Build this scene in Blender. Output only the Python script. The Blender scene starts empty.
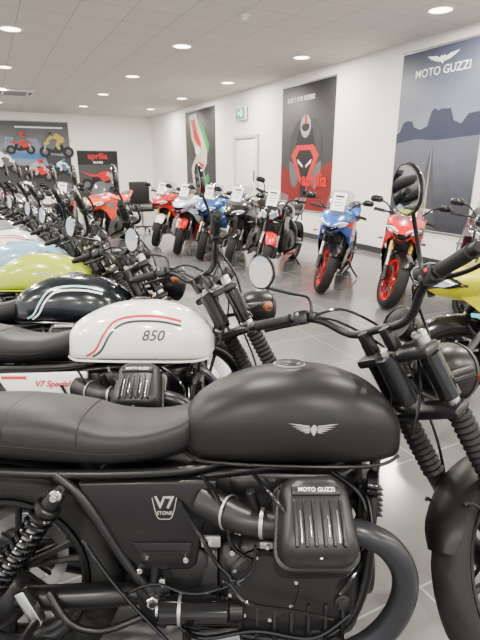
import bpy, bmesh, math, random
from mathutils import Vector, Matrix
from mathutils.bvhtree import BVHTree
random.seed(4)
V=Vector
SC=bpy.context.scene
COL=SC.collection

# ------------------------------------------------------------------ materials
def mat(name,color,rough=.5,metal=0.,coat=0.,noise=.04,nscale=40,bump=0.,alpha=1.,emit=0.,bscale=200,spec=.5):
    m=bpy.data.materials.new(name); m.use_nodes=True
    nt=m.node_tree; b=nt.nodes['Principled BSDF']
    b.inputs['Base Color'].default_value=(*color,1)
    b.inputs['Metallic'].default_value=metal
    b.inputs['Coat Weight'].default_value=coat
    b.inputs['Coat Roughness'].default_value=.06
    b.inputs['Alpha'].default_value=alpha
    b.inputs['Specular IOR Level'].default_value=spec
    tc=nt.nodes.new('ShaderNodeTexCoord'); n=nt.nodes.new('ShaderNodeTexNoise')
    n.inputs['Scale'].default_value=nscale; nt.links.new(tc.outputs['Object'],n.inputs['Vector'])
    mr=nt.nodes.new('ShaderNodeMapRange'); mr.inputs['To Min'].default_value=max(0,rough-noise); mr.inputs['To Max'].default_value=min(1,rough+noise)
    nt.links.new(n.outputs['Fac'],mr.inputs['Value']); nt.links.new(mr.outputs['Result'],b.inputs['Roughness'])
    if bump>0:
        n2=nt.nodes.new('ShaderNodeTexNoise'); n2.inputs['Scale'].default_value=bscale
        nt.links.new(tc.outputs['Object'],n2.inputs['Vector'])
        bp=nt.nodes.new('ShaderNodeBump'); bp.inputs['Strength'].default_value=bump; bp.inputs['Distance'].default_value=.002
        nt.links.new(n2.outputs['Fac'],bp.inputs['Height']); nt.links.new(bp.outputs['Normal'],b.inputs['Normal'])
    if emit>0:
        b.inputs['Emission Color'].default_value=(*color,1); b.inputs['Emission Strength'].default_value=emit
    return m
def mat_grad(name,stops,h,axis='Y',noise=.0,nscale=3,rough=.5):
    m=mat(name,(.5,.5,.5),rough); nt=m.node_tree; b=nt.nodes['Principled BSDF']
    tc=nt.nodes.new('ShaderNodeTexCoord'); sp=nt.nodes.new('ShaderNodeSeparateXYZ'); nt.links.new(tc.outputs['Object'],sp.inputs[0])
    d=nt.nodes.new('ShaderNodeMath'); d.operation='DIVIDE'; d.inputs[1].default_value=h; nt.links.new(sp.outputs[axis],d.inputs[0])
    n=nt.nodes.new('ShaderNodeTexNoise'); n.inputs['Scale'].default_value=nscale; n.inputs['Detail'].default_value=6; nt.links.new(tc.outputs['Object'],n.inputs['Vector'])
    mu=nt.nodes.new('ShaderNodeMath'); mu.operation='MULTIPLY_ADD'; mu.inputs[1].default_value=noise; nt.links.new(n.outputs['Fac'],mu.inputs[0]); nt.links.new(d.outputs[0],mu.inputs[2])
    cr=nt.nodes.new('ShaderNodeValToRGB'); e=cr.color_ramp.elements
    e[0].position=stops[0][0]; e[0].color=(*stops[0][1],1); e[1].position=min(1,stops[-1][0]); e[1].color=(*stops[-1][1],1)
    for s in stops[1:-1]:
        q=e.new(s[0]); q.color=(*s[1],1)
    nt.links.new(mu.outputs[0],cr.inputs[0]); nt.links.new(cr.outputs[0],b.inputs['Base Color'])
    return m
def mat_tiles(name,c1,c2,mortar,size,msize,rough,bump=.0,speck=0.):
    m=mat(name,c1,rough,noise=.03,nscale=3); nt=m.node_tree; b=nt.nodes['Principled BSDF']
    tc=nt.nodes.new('ShaderNodeTexCoord'); br=nt.nodes.new('ShaderNodeTexBrick')
    br.offset=0; br.squash=1
    br.inputs['Color1'].default_value=(*c1,1); br.inputs['Color2'].default_value=(*c2,1); br.inputs['Mortar'].default_value=(*mortar,1)
    br.inputs['Scale'].default_value=1; br.inputs['Mortar Size'].default_value=msize; br.inputs['Mortar Smooth'].default_value=.1
    br.inputs['Brick Width'].default_value=size; br.inputs['Row Height'].default_value=size
    nt.links.new(tc.outputs['Object'],br.inputs['Vector'])
    out=br.outputs['Color']
    if speck>0:
        n=nt.nodes.new('ShaderNodeTexNoise'); n.inputs['Scale'].default_value=14; n.inputs['Detail'].default_value=8
        nt.links.new(tc.outputs['Object'],n.inputs['Vector'])
        mx=nt.nodes.new('ShaderNodeMix'); mx.data_type='RGBA'; mx.blend_type='MULTIPLY'; mx.inputs[0].default_value=speck
        nt.links.new(out,mx.inputs[6]); nt.links.new(n.outputs['Fac'],mx.inputs[7]); out=mx.outputs[2]
    nt.links.new(out,b.inputs['Base Color'])
    return m

G={}
G['matte']=mat('matte_black_paint',(.007,.007,.0072),.40,0,.0,nscale=15,noise=.03,spec=.24)
G['satin']=mat('satin_black_metal',(.006,.006,.007),.32,.0,noise=.02,spec=.34)
G['engine']=mat('engine_black_cast',(.010,.010,.011),.38,.15,bump=.12,bscale=350,spec=.42)
G['gloss']=mat('gloss_black',(.004,.004,.005),.12,0,.3,spec=.4)
G['rubber']=mat('tyre_rubber',(.012,.012,.012),.7,0,bump=.2,bscale=120,spec=.25)
G['grip']=mat('grip_rubber',(.008,.008,.008),.6,spec=.25)
G['leather']=mat('seat_vinyl',(.009,.009,.010),.44,0,bump=.35,bscale=350,spec=.28)
G['alu']=mat('machined_aluminium',(.6,.6,.61),.25,1.)
G['greyalu']=mat('cast_grey_aluminium',(.33,.33,.34),.4,.8)
G['chrome']=mat('chrome',(.8,.8,.82),.07,1.)
G['mirror']=mat('mirror_glass',(.5,.52,.54),.03,1.,noise=.0)
G['steel']=mat('disc_steel',(.45,.45,.46),.3,1.)
G['exhaust']=mat('black_exhaust',(.020,.022,.027),.3,.4)
G['lens']=mat('lamp_lens',(.35,.38,.42),.08,.3,.5)
G['drl']=mat('daytime_lamp',(.9,.93,1.),.2,emit=.6)
G['red']=mat('red_lens',(.5,.01,.01),.2)
G['orange']=mat('smoked_amber_lens',(.16,.04,.01),.2)
G['paper']=mat('paper_card',(.92,.92,.91),.7)
G['glass']=mat('smoked_screen',(.12,.13,.15),.05,0,.5,alpha=.5)
G['decal']=mat('silver_decal',(.36,.34,.31),.4,.4)
G['whitedec']=mat('white_decal',(.8,.8,.8),.5)
G['gold']=mat('gold_fork',(.6,.4,.1),.3,.9)
def paint(n,c,r=.2,coat=.7): return mat(n,c,r,0,coat,nscale=8,noise=.02)
P={'white':paint('white_paint',(.74,.745,.73)),'green':paint('lime_metallic_paint',(.34,.43,.015),.25,.3),
 'teal':paint('petrol_black_paint',(.003,.006,.008),.18,.4),'ltblue':paint('light_blue_paint',(.22,.38,.52)),
 'red':paint('red_paint',(.52,.005,.005),.25,.3),'blue':paint('blue_paint',(.012,.09,.38),.25,.3),'black':paint('black_paint',(.006,.006,.007),.2,.4),
 'orange':paint('orange_paint',(.80,.06,.01),.25,.3),'yellow':paint('yellow_paint',(.60,.56,.006),.3,.15),'cyan':paint('cyan_paint',(.03,.42,.6),.25,.3),
 'grey':paint('grey_paint',(.16,.17,.19)),'stripe_red':paint('stripe_red',(.5,.01,.01),.3),'stripe_blue':paint('stripe_blue',(.35,.6,.7),.3),'stripe_dark':paint('stripe_dark',(.03,.03,.035),.3)}

# ------------------------------------------------------------------ geometry helpers
def catmull(pts,k):
    pts=[tuple(p) for p in pts]
    if len(pts)<3 or k<=1: return pts
    out=[]
    n=len(pts)
    for i in range(n-1):
        p0=pts[max(i-1,0)];p1=pts[i];p2=pts[i+1];p3=pts[min(i+2,n-1)]
        for j in range(k):
            t=j/k
            out.append(tuple(.5*((2*b)+(-a+c)*t+(2*a-5*b+4*c-d)*t*t+(-a+3*b-3*c+d)*t**3) for a,b,c,d in zip(p0,p1,p2,p3)))
    out.append(pts[-1]); return out
def loft(rings,cap=True,closed=False,wrap=True):
    Vs=[];F=[];n=len(rings[0])
    for r in rings: Vs+=[V(p) for p in r]
    m=len(rings)
    for i in range(m if closed else m-1):
        a=i*n;b=((i+1)%m)*n
        for j in range(n if wrap else n-1):
            k=(j+1)%n
            F.append([a+j,a+k,b+k,b+j])
    if cap and not closed and wrap:
        F.append(list(range(n))[::-1]); F.append([ (m-1)*n+j for j in range(n)])
    return Vs,F
def tube(pts,r,n=12,k=6):
    rs=r if isinstance(r,(list,tuple)) else [r]*len(pts)
    q=catmull([(*p,rr) for p,rr in zip(pts,rs)],k)
    P_=[V(p[:3]) for p in q]; R_=[max(p[3],1e-4) for p in q]
    rings=[];t0=(P_[1]-P_[0]).normalized(); u=t0.orthogonal().normalized()
    for i,p in enumerate(P_):
        t=(P_[min(i+1,len(P_)-1)]-P_[max(i-1,0)]).normalized()
        u=(u-t*u.dot(t)).normalized(); w=t.cross(u)
        rings.append([p+(u*math.cos(a)+w*math.sin(a))*R_[i] for a in [2*math.pi*j/n for j in range(n)]])
    return loft(rings)
def lathe(prof,o,axis,n=32,closed=False,mod=None):
    o=V(o);t=V(axis).normalized()
    u=V((0,0,1)) if abs(t.z)<.9 else V((1,0,0))
    u=(u-t*u.dot(t)).normalized(); w=t.cross(u)
    rings=[]
    for i,(s,r) in enumerate(prof):
        ring=[]
        for j in range(n):
            a=2*math.pi*j/n; rr=r if mod is None else r+mod(i,j)
            ring.append(o+t*s+(u*math.cos(a)+w*math.sin(a))*max(rr,1e-5))
        rings.append(ring)
    return loft(rings,cap=not closed,closed=closed)
def cyl(p0,p1,r,r1=None,n=24,b=None):
    p0=V(p0);p1=V(p1);L=(p1-p0).length;r1=r if r1 is None else r1
    b=min(.15*min(r,r1),.2*L,.004) if b is None else b
    return lathe([(0,r-b),(b,r),(L-b,r1),(L,r1-b)],p0,p1-p0,n)
def bm_out(bm):
    bm.verts.index_update()
    o=[v.co.copy() for v in bm.verts],[[v.index for v in f.verts] for f in bm.faces]
    bm.free(); return o
def box(c,s,b=.004,M=None,seg=2):
    bm=bmesh.new(); bmesh.ops.create_cube(bm,size=1)
    for v in bm.verts: v.co=V((v.co.x*s[0],v.co.y*s[1],v.co.z*s[2]))
    if b>0: bmesh.ops.bevel(bm,geom=bm.edges[:],offset=min(b,min(s)*.45),segments=seg,affect='EDGES',profile=.5)
    R=(M if M else Matrix()).to_4x4()
    for v in bm.verts: v.co=R@v.co+V(c)
    return bm_out(bm)
def prism(poly,y0,y1,b=.004,seg=2):
    bm=bmesh.new(); vs=[bm.verts.new((x,y0,z)) for x,z in poly]; f=bm.faces.new(vs)
    r=bmesh.ops.extrude_face_region(bm,geom=[f])
    for e in r['geom']:
        if isinstance(e,bmesh.types.BMVert): e.co.y=y1
    if b>0: bmesh.ops.bevel(bm,geom=bm.edges[:],offset=b,segments=seg,affect='EDGES',profile=.5)
    return bm_out(bm)
def panel(poly,yf,th=.006,cuts=3):
    poly=catmull(list(poly)+[poly[0]],4)[:-1]
    bm=bmesh.new(); vs=[bm.verts.new((x,0,z)) for x,z in poly]; bm.faces.new(vs)
    bmesh.ops.triangulate(bm,faces=bm.faces[:]); bmesh.ops.subdivide_edges(bm,edges=[e for e in bm.edges if e.calc_length()>.06],cuts=cuts,use_grid_fill=False)
    bmesh.ops.triangulate(bm,faces=bm.faces[:])
    for v in bm.verts: v.co.y=yf(v.co.x,v.co.z)
    r=bmesh.ops.extrude_face_region(bm,geom=bm.faces[:])
    s=1 if yf(poly[0][0],poly[0][1])>0 else -1
    for e in r['geom']:
        if isinstance(e,bmesh.types.BMVert): e.co.y-=s*th
    return bm_out(bm)
def sell(x,zm,up,dn,hw,n=36,pt=2.3,pb=3.2,y0=0):
    ring=[]
    for j in range(n):
        a=2*math.pi*j/n; c=math.cos(a); s=math.sin(a)
        p=pt if s>=0 else pb
        y=hw*math.copysign(abs(c)**(2/p),c)
        z=zm+(up if s>=0 else dn)*math.copysign(abs(s)**(2/p),s)
        ring.append(V((x,y+y0,z)))
    return ring
def body(secs,n=36,k=5,pt=2.3,pb=3.2,y0=0):
    q=catmull(secs,k)
    return loft([sell(s[0],s[1],max(s[2],.002),max(s[3],.002),max(s[4],.002),n,pt,pb,y0) for s in q])
def rrect(hw,hh,r,n=5):
    o=[]
    for cx,cy,a0 in ((hw-r,hh-r,0),(-hw+r,hh-r,90),(-hw+r,-hh+r,180),(hw-r,-hh+r,270)):
        for i in range(n+1):
            a=math.radians(a0+90*i/n); o.append((cx+r*math.cos(a),cy+r*math.sin(a)))
    return o
def frame(o,x,y,z):
    M=Matrix.Identity(4)
    for i,c in enumerate((x,y,z,o)):
        c=V(c)
        for r in range(3): M[r][i]=c[r]
    return M
def plate(M,hw,hh,r,d0,d1,b=0):
    if b>0: rs=[(d0,b),(d0+b,0),(d1-b,0),(d1,b)]
    else: rs=[(d0,0),(d1,0)]
    return loft([[M@V((x,y,d)) for x,y in rrect(hw-i,hh-i,max(r-i,.001))] for d,i in rs])
def arcshell(c,R,a0,a1,hw,crown=.03,th=.003,n=28,m=9):
    rings=[]
    for i in range(n+1):
        a=math.radians(a0+(a1-a0)*i/n); e=min(i,n-i)/n; w=hw*(min(1,.45+e*6)**.5)
        ring=[]
        for j in range(m):
            t=-1+2*j/(m-1); rr=R-crown*t*t
            ring.append(V((c[0]+rr*math.cos(a),t*w,c[2]+rr*math.sin(a))))
        for j in range(m-1,-1,-1):
            t=-1+2*j/(m-1); rr=R-crown*t*t-th
            ring.append(V((c[0]+rr*math.cos(a),t*w*.97,c[2]+rr*math.sin(a))))
        rings.append(ring)
    return loft(rings)
def textmesh(s,size,ext=0,bold=0,shear=0):
    cu=bpy.data.curves.new('tmp','FONT'); cu.body=s; cu.size=size; cu.align_x='CENTER'; cu.align_y='CENTER'; cu.extrude=ext; cu.offset=bold; cu.resolution_u=3; cu.shear=shear
    o=bpy.data.objects.new('tmp',cu); COL.objects.link(o)
    dg=bpy.context.evaluated_depsgraph_get(); dg.update(); me=o.evaluated_get(dg).to_mesh()
    r=[v.co.copy() for v in me.vertices],[list(p.vertices) for p in me.polygons]
    bpy.data.objects.remove(o); bpy.data.curves.remove(cu); return r
def refine(geo,maxlen=.004):
    bm=bmesh.new(); vs=[bm.verts.new(v) for v in geo[0]]
    for f in geo[1]:
        try: bm.faces.new([vs[i] for i in f])
        except ValueError: pass
    bmesh.ops.triangulate(bm,faces=bm.faces[:])
    for _ in range(4):
        es=[e for e in bm.edges if e.calc_length()>maxlen]
        if not es: break
        bmesh.ops.subdivide_edges(bm,edges=es,cuts=1); bmesh.ops.triangulate(bm,faces=bm.faces[:])
    return bm_out(bm)
def flatpoly(pts,cuts=0):
    bm=bmesh.new(); bm.faces.new([bm.verts.new((p[0],p[1],0)) for p in pts])
    if cuts:
        bmesh.ops.triangulate(bm,faces=bm.faces[:])
        for _ in range(cuts): bmesh.ops.subdivide_edges(bm,edges=bm.edges[:],cuts=1,use_grid_fill=True)
    return bm_out(bm)
def ribbon(pts,w,k=6):
    q=[V((p[0],p[1])) for p in catmull(pts,k)]; A=[];B=[]
    for i,p in enumerate(q):
        t=(q[min(i+1,len(q)-1)]-q[max(i-1,0)]).normalized(); nn=V((-t.y,t.x))*w/2
        A.append(p+nn);B.append(p-nn)
    Vs=[V((p.x,p.y,0)) for p in A+B]; n=len(A)
    return Vs,[[i,i+1,n+i+1,n+i] for i in range(n-1)]
def onto(geo,target,off=.0012,rot=0,ox=0,oz=0,side=-1,sc=1):
    bvh=BVHTree.FromPolygons([tuple(v) for v in target[0]],target[1]); out=[]
    for v in geo[0]:
        x=v.x*sc*(1 if side<0 else -1);z=v.y*sc
        x,z=x*math.cos(rot)-z*math.sin(rot)+ox,x*math.sin(rot)+z*math.cos(rot)+oz
        h=bvh.ray_cast(V((x,side,z)),V((0,-side,0)))
        y=h[0].y if h[0] else side*.15
        out.append(V((x,y+side*off,z)))
    return out,geo[1]

class Asm:
    def __init__(s): s.p={}; s.order=[]
    def add(s,name,mk,geo,M=None):
        key=(name,mk)
        if key not in s.p: s.p[key]=([],[]); s.order.append(key)
        Vs,F=s.p[key]; o=len(Vs)
        for v in geo[0]: Vs.append(M@V(v) if M is not None else V(v))
        for f in geo[1]: F.append([i+o for i in f])
    def meshes(s):
        out=[]
        for key in s.order:
            Vs,F=s.p[key]; me=bpy.data.meshes.new(key[0]); me.from_pydata([tuple(v) for v in Vs],[],F)
            bm=bmesh.new(); bm.from_mesh(me); bmesh.ops.recalc_face_normals(bm,faces=bm.faces[:]); bm.to_mesh(me); bm.free()
            me.polygons.foreach_set('use_smooth',[True]*len(me.polygons)); me.set_sharp_from_angle(angle=math.radians(38))
            me.materials.append(None); out.append((key[0],key[1],me))
        return out
def inst(name,meshes,M,pal={},skip=()):
    e=bpy.data.objects.new(name,None); e.empty_display_size=.1; COL.objects.link(e); e.matrix_world=M
    for n,mk,me in meshes:
        if n in skip: continue
        o=bpy.data.objects.new(n,me); COL.objects.link(o); o.parent=e
        o.material_slots[0].link='OBJECT'; m=pal.get(mk,G.get(mk) or P.get(mk)); o.material_slots[0].material=m
    return e
def place(x,y,yaw,lean,z=0): return Matrix.Translation((x,y,z))@Matrix.Rotation(math.radians(yaw),4,'Z')@Matrix.Rotation(-math.radians(lean),4,'X')

def tyre(A,name,c,R,r,w,M=None,n=144):
    prof=[];K=18
    for i in range(K):
        a=2*math.pi*i/K; ca=math.cos(a);sa=math.sin(a)
        prof.append((w/2*math.copysign(abs(sa)**.8,sa),(R+r)/2+(R-r)/2*math.copysign(abs(ca)**.9,ca)))
    def mod(i,j):
        ii=min(i,K-i)
        if ii in(1,2,3) and (j+(0 if i<K/2 else 5)+ii*2)%10<2: return -.005
        return 0
    A.add(name,'rubber',lathe(prof,c,(0,1,0),n,True,mod),M)
def wheel(A,pre,c,R,rr,w,M=None,rimk='satin',nsp=6,dbl=True,disc=.15,sides=(1,)):
    tyre(A,pre+'tyre',c,R,rr,w,M)
    hw=w*.38; c=V(c)
    A.add(pre+'rim',rimk,lathe([(-hw,rr+.006),(-hw,rr-.006),(-hw*.8,rr-.018),(-hw*.3,rr-.026),(hw*.3,rr-.026),(hw*.8,rr-.018),(hw,rr-.006),(hw,rr+.006)],c,(0,1,0),64,True),M)
    A.add(pre+'rim',rimk,cyl(c-V((0,hw*1.0,0)),c+V((0,hw*1.0,0)),.038),M)
    for i in range(nsp):
        for d in ((-.14,.14) if dbl else (0,)):
            a=2*math.pi*i/nsp+.3; a2=a+d
            p0=c+V((math.cos(a)*.03,0,math.sin(a)*.03)); p1=c+V((math.cos(a2)*(rr-.018),0,math.sin(a2)*(rr-.018)))
            A.add(pre+'rim',rimk,tube([p0,(p0+p1)/2,p1],[.013,.009,.012],8,2),M)
    for s in sides:
        y=s*(hw+.02)
        A.add(pre+'brake_disc','steel',lathe([(y-.002,disc),(y-.002,disc-.035),(y+.002,disc-.035),(y+.002,disc)],c,(0,1,0),48,True),M)
        for i in range(6):
            a=i*math.pi/3
            A.add(pre+'disc_carrier','satin',tube([c+V((0,y,0))+V((math.cos(a),0,math.sin(a)))*.03,c+V((0,y,0))+V((math.cos(a+.3),0,math.sin(a+.3)))*(disc-.03)],.006,8,1),M)

EAGLE=[(0,.002),(.004,.008),(.010,.006),(.014,.002),(.03,.009),(.045,.010),(.066,.013),(.058,.006),(.05,.004),(.052,.001),(.042,-.001),(.04,-.004),(.031,-.005),(.027,-.009),(.018,-.008),(.012,-.012),(.006,-.009),(.003,-.016),(0,-.018)]
EAGLE=EAGLE+[(-x,z) for x,z in EAGLE[::-1][1:]][:-1]

# ------------------------------------------------------------------ roadster
def build_roadster():
    A=Asm()
    # tank
    tsec=[(.503,.76,.02,.035,.04),(.512,.76,.05,.06,.08),(.55,.765,.09,.076,.113),(.62,.77,.124,.08,.138),(.70,.775,.147,.085,.153),(.80,.78,.155,.09,.163),(.90,.78,.149,.09,.166),(.98,.775,.13,.086,.158),(1.04,.77,.10,.08,.137),(1.083,.762,.06,.065,.1),(1.102,.755,.02,.03,.045)]
    T=body(tsec,48,6,2.35,4.2); A.add('fuel_tank','tank',T)
    sk=[ (s[0],s[1]-s[3]*.93) for s in tsec]
    for s in(-1,1): A.add('tank_seam','tank',tube([(x,s*(hw*.93),z) for (x,z),hw in zip(sk[1:-1],[s_[4] for s_ in tsec[1:-1]])],.005,8,4))
    # eagle made of separate feathers
    for s in (-1,1):
        A.add('eagle_decal','decal',onto(flatpoly([(-.006,.004),(0,.011),(.006,.008),(.009,.0),(.005,-.010),(0,-.018),(-.005,-.010),(-.009,0)],2),T,.001,0,.845,.80,s,1.))
        for w in(-1,1):
            for k,(L_,y0,y1) in enumerate(((.064,.006,.013),(.056,.002,.006),(.047,-.002,.000),(.037,-.005,-.005),(.026,-.008,-.010))):
                A.add('eagle_decal','decal',onto(flatpoly([(w*.010,y0-.001),(w*L_*.6,y0+(y1-y0)*.5-.0015),(w*L_,y1),(w*L_*.6,y0+(y1-y0)*.5+.0015),(w*.010,y0+.0018)],2),T,.001,0,.845,.80,s,1.))
    for s in (-1,1):
        q=[(.60,.715),(.64,.74),(.675,.80),(.72,.855),(.80,.875),(.90,.873),(.98,.855)]; q2=[(.625,.712),(.665,.74),(.70,.80),(.74,.84),(.80,.856),(.90,.855),(.98,.838)]
        if s>0: q=[(-a,b) for a,b in q]; q2=[(-a,b) for a,b in q2]
        A.add('tank_stripes','stripe',onto(ribbon(q,.009),T,.001,0,0,0,s)); A.add('tank_stripes2','stripe2',onto(ribbon(q2,.009),T,.001,0,0,0,s))
    A.add('tank_number','numb',onto(refine(textmesh('850',.058,0,.0010,.3)),T,.0012,0,.87,.800))
    A.add('fuel_cap','satin',lathe([(0,.04),(.008,.04),(.012,.036),(.014,.02),(.015,.0005)],(.80,0,.93),(.02,0,1),32))
    A.add('fuel_cap_ring','greyalu',lathe([(0,.046),(.006,.046),(.007,.04),(0,.04)],(.80,0,.929),(.02,0,1),32,True))
    # seat
    ssec=[(-.25,.80,.01,.02,.06),(-.235,.79,.035,.04,.1),(-.15,.775,.06,.07,.132),(0,.765,.075,.075,.146),(.12,.755,.078,.075,.15),(.22,.745,.072,.07,.15),(.30,.737,.056,.065,.147),(.40,.737,.05,.06,.135),(.48,.745,.055,.058,.113),(.53,.76,.055,.055,.09),(.552,.765,.03,.03,.05)]
    A.add('seat','leather',body(ssec,48,6,2.9,2.6))
    def si(x):
        for a,b in zip(ssec,ssec[1:]):
            if a[0]<=x<=b[0]:
                t=(x-a[0])/(b[0]-a[0]); return [p+(q-p)*t for p,q in zip(a,b)]
    for x in (.05,.24):
        q=si(x); A.add('seat_piping','grip',tube([p for p in sell(x,q[1],q[2]+.0005,q[3],q[4]+.0005,48,2.9,2.6)[:25]],.0018,6,1))
    for s in(-1,1): A.add('seat_piping','grip',tube([(x,s*(si(x)[4]-.001),si(x)[1]-.012) for x in [-.2,-.1,0,.1,.2,.3,.4,.5]],.0025,6,3))
    # airbox / battery case between seat and engine
    A.add('airbox','satin',prism([(.26,.65),(.62,.66),(.66,.60),(.64,.46),(.50,.42),(.38,.44),(.31,.52)],-.085,.085,.02,3))
    A.add('airbox','satin',body([(.60,.60,.05,.06,.06),(.66,.60,.07,.10,.09),(.90,.60,.07,.10,.09),(1.0,.64,.04,.06,.05)],24,3,3,3))
    # subframe
    for s in(-1,1):
        A.add('frame','satin',tube([(-.18,s*.1,.70),(0,s*.125,.675),(.25,s*.125,.665),(.5,s*.115,.67),(.62,s*.08,.68)],.013))
        A.add('frame','satin',tube([(.18,s*.13,.665),(.25,s*.135,.6),(.36,s*.13,.42),(.43,s*.13,.33),(.46,s*.12,.27)],.014))
        A.add('frame','satin',tube([(1.06,s*.03,.84),(1.03,s*.07,.7),(1.01,s*.115,.52),(.99,s*.13,.35),(.93,s*.135,.24),(.8,s*.13,.2),(.5,s*.12,.24)],.014))
        A.add('frame','satin',tube([(1.05,s*.03,.72),(.9,s*.06,.66),(.7,s*.08,.66),(.5,s*.1,.62),(.44,s*.12,.45),(.43,s*.13,.33)],.013))
        A.add('frame','satin',prism([(.38,.36),(.47,.36),(.49,.29),(.46,.24),(.40,.26)],s*.125,s*.14,.003))
        A.add('frame_bolts','alu',cyl((.43,s*.135,.325),(.43,s*.158,.325),.018,n=6))
        A.add('frame_bolts','satin',cyl((.43,s*.158,.325),(.43,s*.164,.325),.009,n=20))
        A.add('frame_bolts','alu',cyl((.455,s*.135,.265),(.455,s*.152,.265),.009,n=6))
        A.add('frame_bolts','alu',cyl((.455,s*.13,.38),(.455,s*.15,.38),.010,n=6))
        # pegs
        A.add('peg_bracket','satin',tube([(.40,s*.145,.28),(.30,s*.17,.26),(.22,s*.18,.29),(.16,s*.16,.36)],.009))
        A.add('foot_peg','grip',cyl((.52,s*.16,.25),(.53,s*.26,.26),.012))
        A.add('passenger_peg','alu',prism([(.085,.375),(.11,.385),(.155,.30),(.15,.285),(.13,.285)],s*.165,s*.195,.004))
        A.add('passenger_peg','satin',cyl((.14,s*.17,.3),(.13,s*.27,.3),.013))
    A.add('headstock','satin',cyl(V((1.047,0,1.0))+V((-.454,0,.891))*-.2,V((1.047,0,1.0))+V((-.454,0,.891))*-.05,.032))
    # side covers
    for s in(-1,1):
        A.add('side_cover','cover',prism([(.235,.645),(.60,.652),(.60,.62),(.565,.53),(.545,.42),(.525,.405),(.40,.405),(.345,.45),(.27,.56)],s*.105,s*.136,.007,3))
        A.add('side_cover_lower','covert',prism([(.375,.485),(.535,.485),(.525,.425),(.425,.418)],s*.13,s*.142,.004))
        A.add('side_cover_lower','covert',prism([(.40,.462),(.52,.462),(.52,.455),(.41,.455)],s*.14,s*.145,.001))
    MR=frame((.463,-.1385,.585),(1,0,0),(0,0,1),(0,-1,0))
    A.add('side_badge','decal',textmesh('V7',.045,.001,.001),MR@Matrix.Translation((0,.008,0)))
    A.add('side_badge','decal',textmesh('STONE',.013,.001,.0002),MR@Matrix.Translation((0,-.020,0)))
    A.add('side_badge','decal',ribbon([(-.032,.022),(-.032*.6,-.03),(0,-.036),(.032*.6,-.03),(.032,.022)],.0022),MR)
    A.add('side_script','stripe',textmesh('V7 Special',.034,.001,.0008,.3),MR@Matrix.Translation((0,.02,0)))
    A.add('side_script','stripe',ribbon([(-.20,.045),(-.10,.045)],.012),MR)
    # shocks
    for s in(-1,1):
        a=V((.195,s*.165,.63)); b=V((-.01,s*.165,.335)); d=(b-a)
        A.add('shock_body','satin',cyl(a,a+d*.25,.024)); A.add('shock_body','satin',cyl(a+d*.78,b,.022))
        A.add('shock_rod','steel',cyl(a+d*.2,a+d*.85,.014))
        u=d.normalized().orthogonal().normalized(); w=d.normalized().cross(u); pts=[]
        for i in range(11*12+1):
            t=i/(11*12); an=t*11*2*math.pi; pts.append(a+d*(.14+.7*t)+(u*math.cos(an)+w*math.sin(an))*.029)
        A.add('shock_spring','gloss',tube(pts,.0062,8,1))
        A.add('shock_mount','alu',cyl(a+V((0,-.018,0)),a+V((0,.018,0)),.016)); A.add('shock_mount','alu',cyl(b+V((0,-.02,0)),b+V((0,.02,0)),.016))
        A.add('shock_mount','alu',cyl(a+V((0,s*.018,0)),a+V((0,s*.03,0)),.010,n=6))
        A.add('shock_collar','satin',cyl(a+d*.1,a+d*.15,.034)); A.add('shock_collar','satin',cyl(a+d*.83,a+d*.87,.033))
    # swingarm, final drive
    A.add('swingarm','satin',tube([(.44,-.10,.325),(.3,-.12,.325),(.12,-.125,.32),(0,-.12,.32)],[.03,.032,.032,.035]))
    A.add('swingarm','satin',tube([(.44,.10,.325),(.3,.12,.325),(.12,.12,.32),(0,.115,.32)],.024))
    A.add('final_drive','engine',lathe([(-.17,.03),(-.165,.055),(-.15,.075),(-.12,.09),(-.09,.085),(-.07,.06)],(0,0,.32),(0,1,0),36))
    A.add('final_drive','alu',cyl((0,-.185,.32),(0,-.165,.32),.02,n=6))
    wheel(A,'rear_',(0,0,.325),.325,.225,.135,None,'satin',6,True,.13,(1,))
    A.add('rear_fender','satin',arcshell((0,0,.325),.375,20,165,.085,.02))
    A.add('tail_lamp','red',cyl((-.30,0,.66),(-.335,0,.655),.04)); A.add('tail_bracket','satin',tube([(-.2,0,.68),(-.30,0,.66)],.02))
    A.add('plate_holder','satin',tube([(-.3,0,.66),(-.36,0,.55),(-.38,0,.45)],.012))
    for s in(-1,1):
        A.add('rear_indicator','orange',lathe([(0,.005),(.01,.02),(.03,.024),(.035,.01)],(-.31,s*.16,.63),(-1,0,0),20)); A.add('rear_indicator_stem','satin',tube([(-.28,0,.63),(-.29,s*.15,.63)],.008))
    # engine
    A.add('crankcase','engine',body([(.60,.36,.10,.12,.12),(.62,.36,.13,.15,.15),(.72,.36,.15,.17,.155),(.88,.36,.15,.17,.155),(.96,.35,.14,.15,.145),(.99,.35,.10,.11,.11)],40,3,3.5,4.5))
    A.add('crankcase','engine',body([(.985,.36,.09,.09,.09),(1.0,.36,.10,.10,.1),(1.03,.36,.095,.095,.095),(1.04,.36,.06,.06,.06)],40,2,2,2))
    A.add('gearbox','engine',body([(.36,.36,.05,.06,.07),(.38,.36,.08,.09,.10),(.48,.36,.10,.11,.115),(.6,.36,.13,.14,.14)],36,3,3,3.5))
    for i in range(7): A.add('crankcase_ribs','engine',box((.66+i*.045,-.155,.26),(.009,.018,.13),.002))
    for x,z in ((.64,.47),(.64,.22),(.78,.2),(.93,.22),(.95,.44),(.52,.45),(.5,.27),(.40,.42)):
        A.add('engine_bolts','alu',cyl((x,-.14,z),(x,-.166,z),.008,n=6))
    A.add('sump','engine',box((.8,0,.18),(.30,.22,.08),.02))
    A.add('starter_motor','gloss',cyl((.45,-.165,.315),(.63,-.165,.315),.036)); A.add('starter_motor','satin',cyl((.63,-.165,.315),(.67,-.165,.315),.028)); A.add('starter_motor','alu',cyl((.44,-.165,.315),(.45,-.165,.315),.018))
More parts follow.
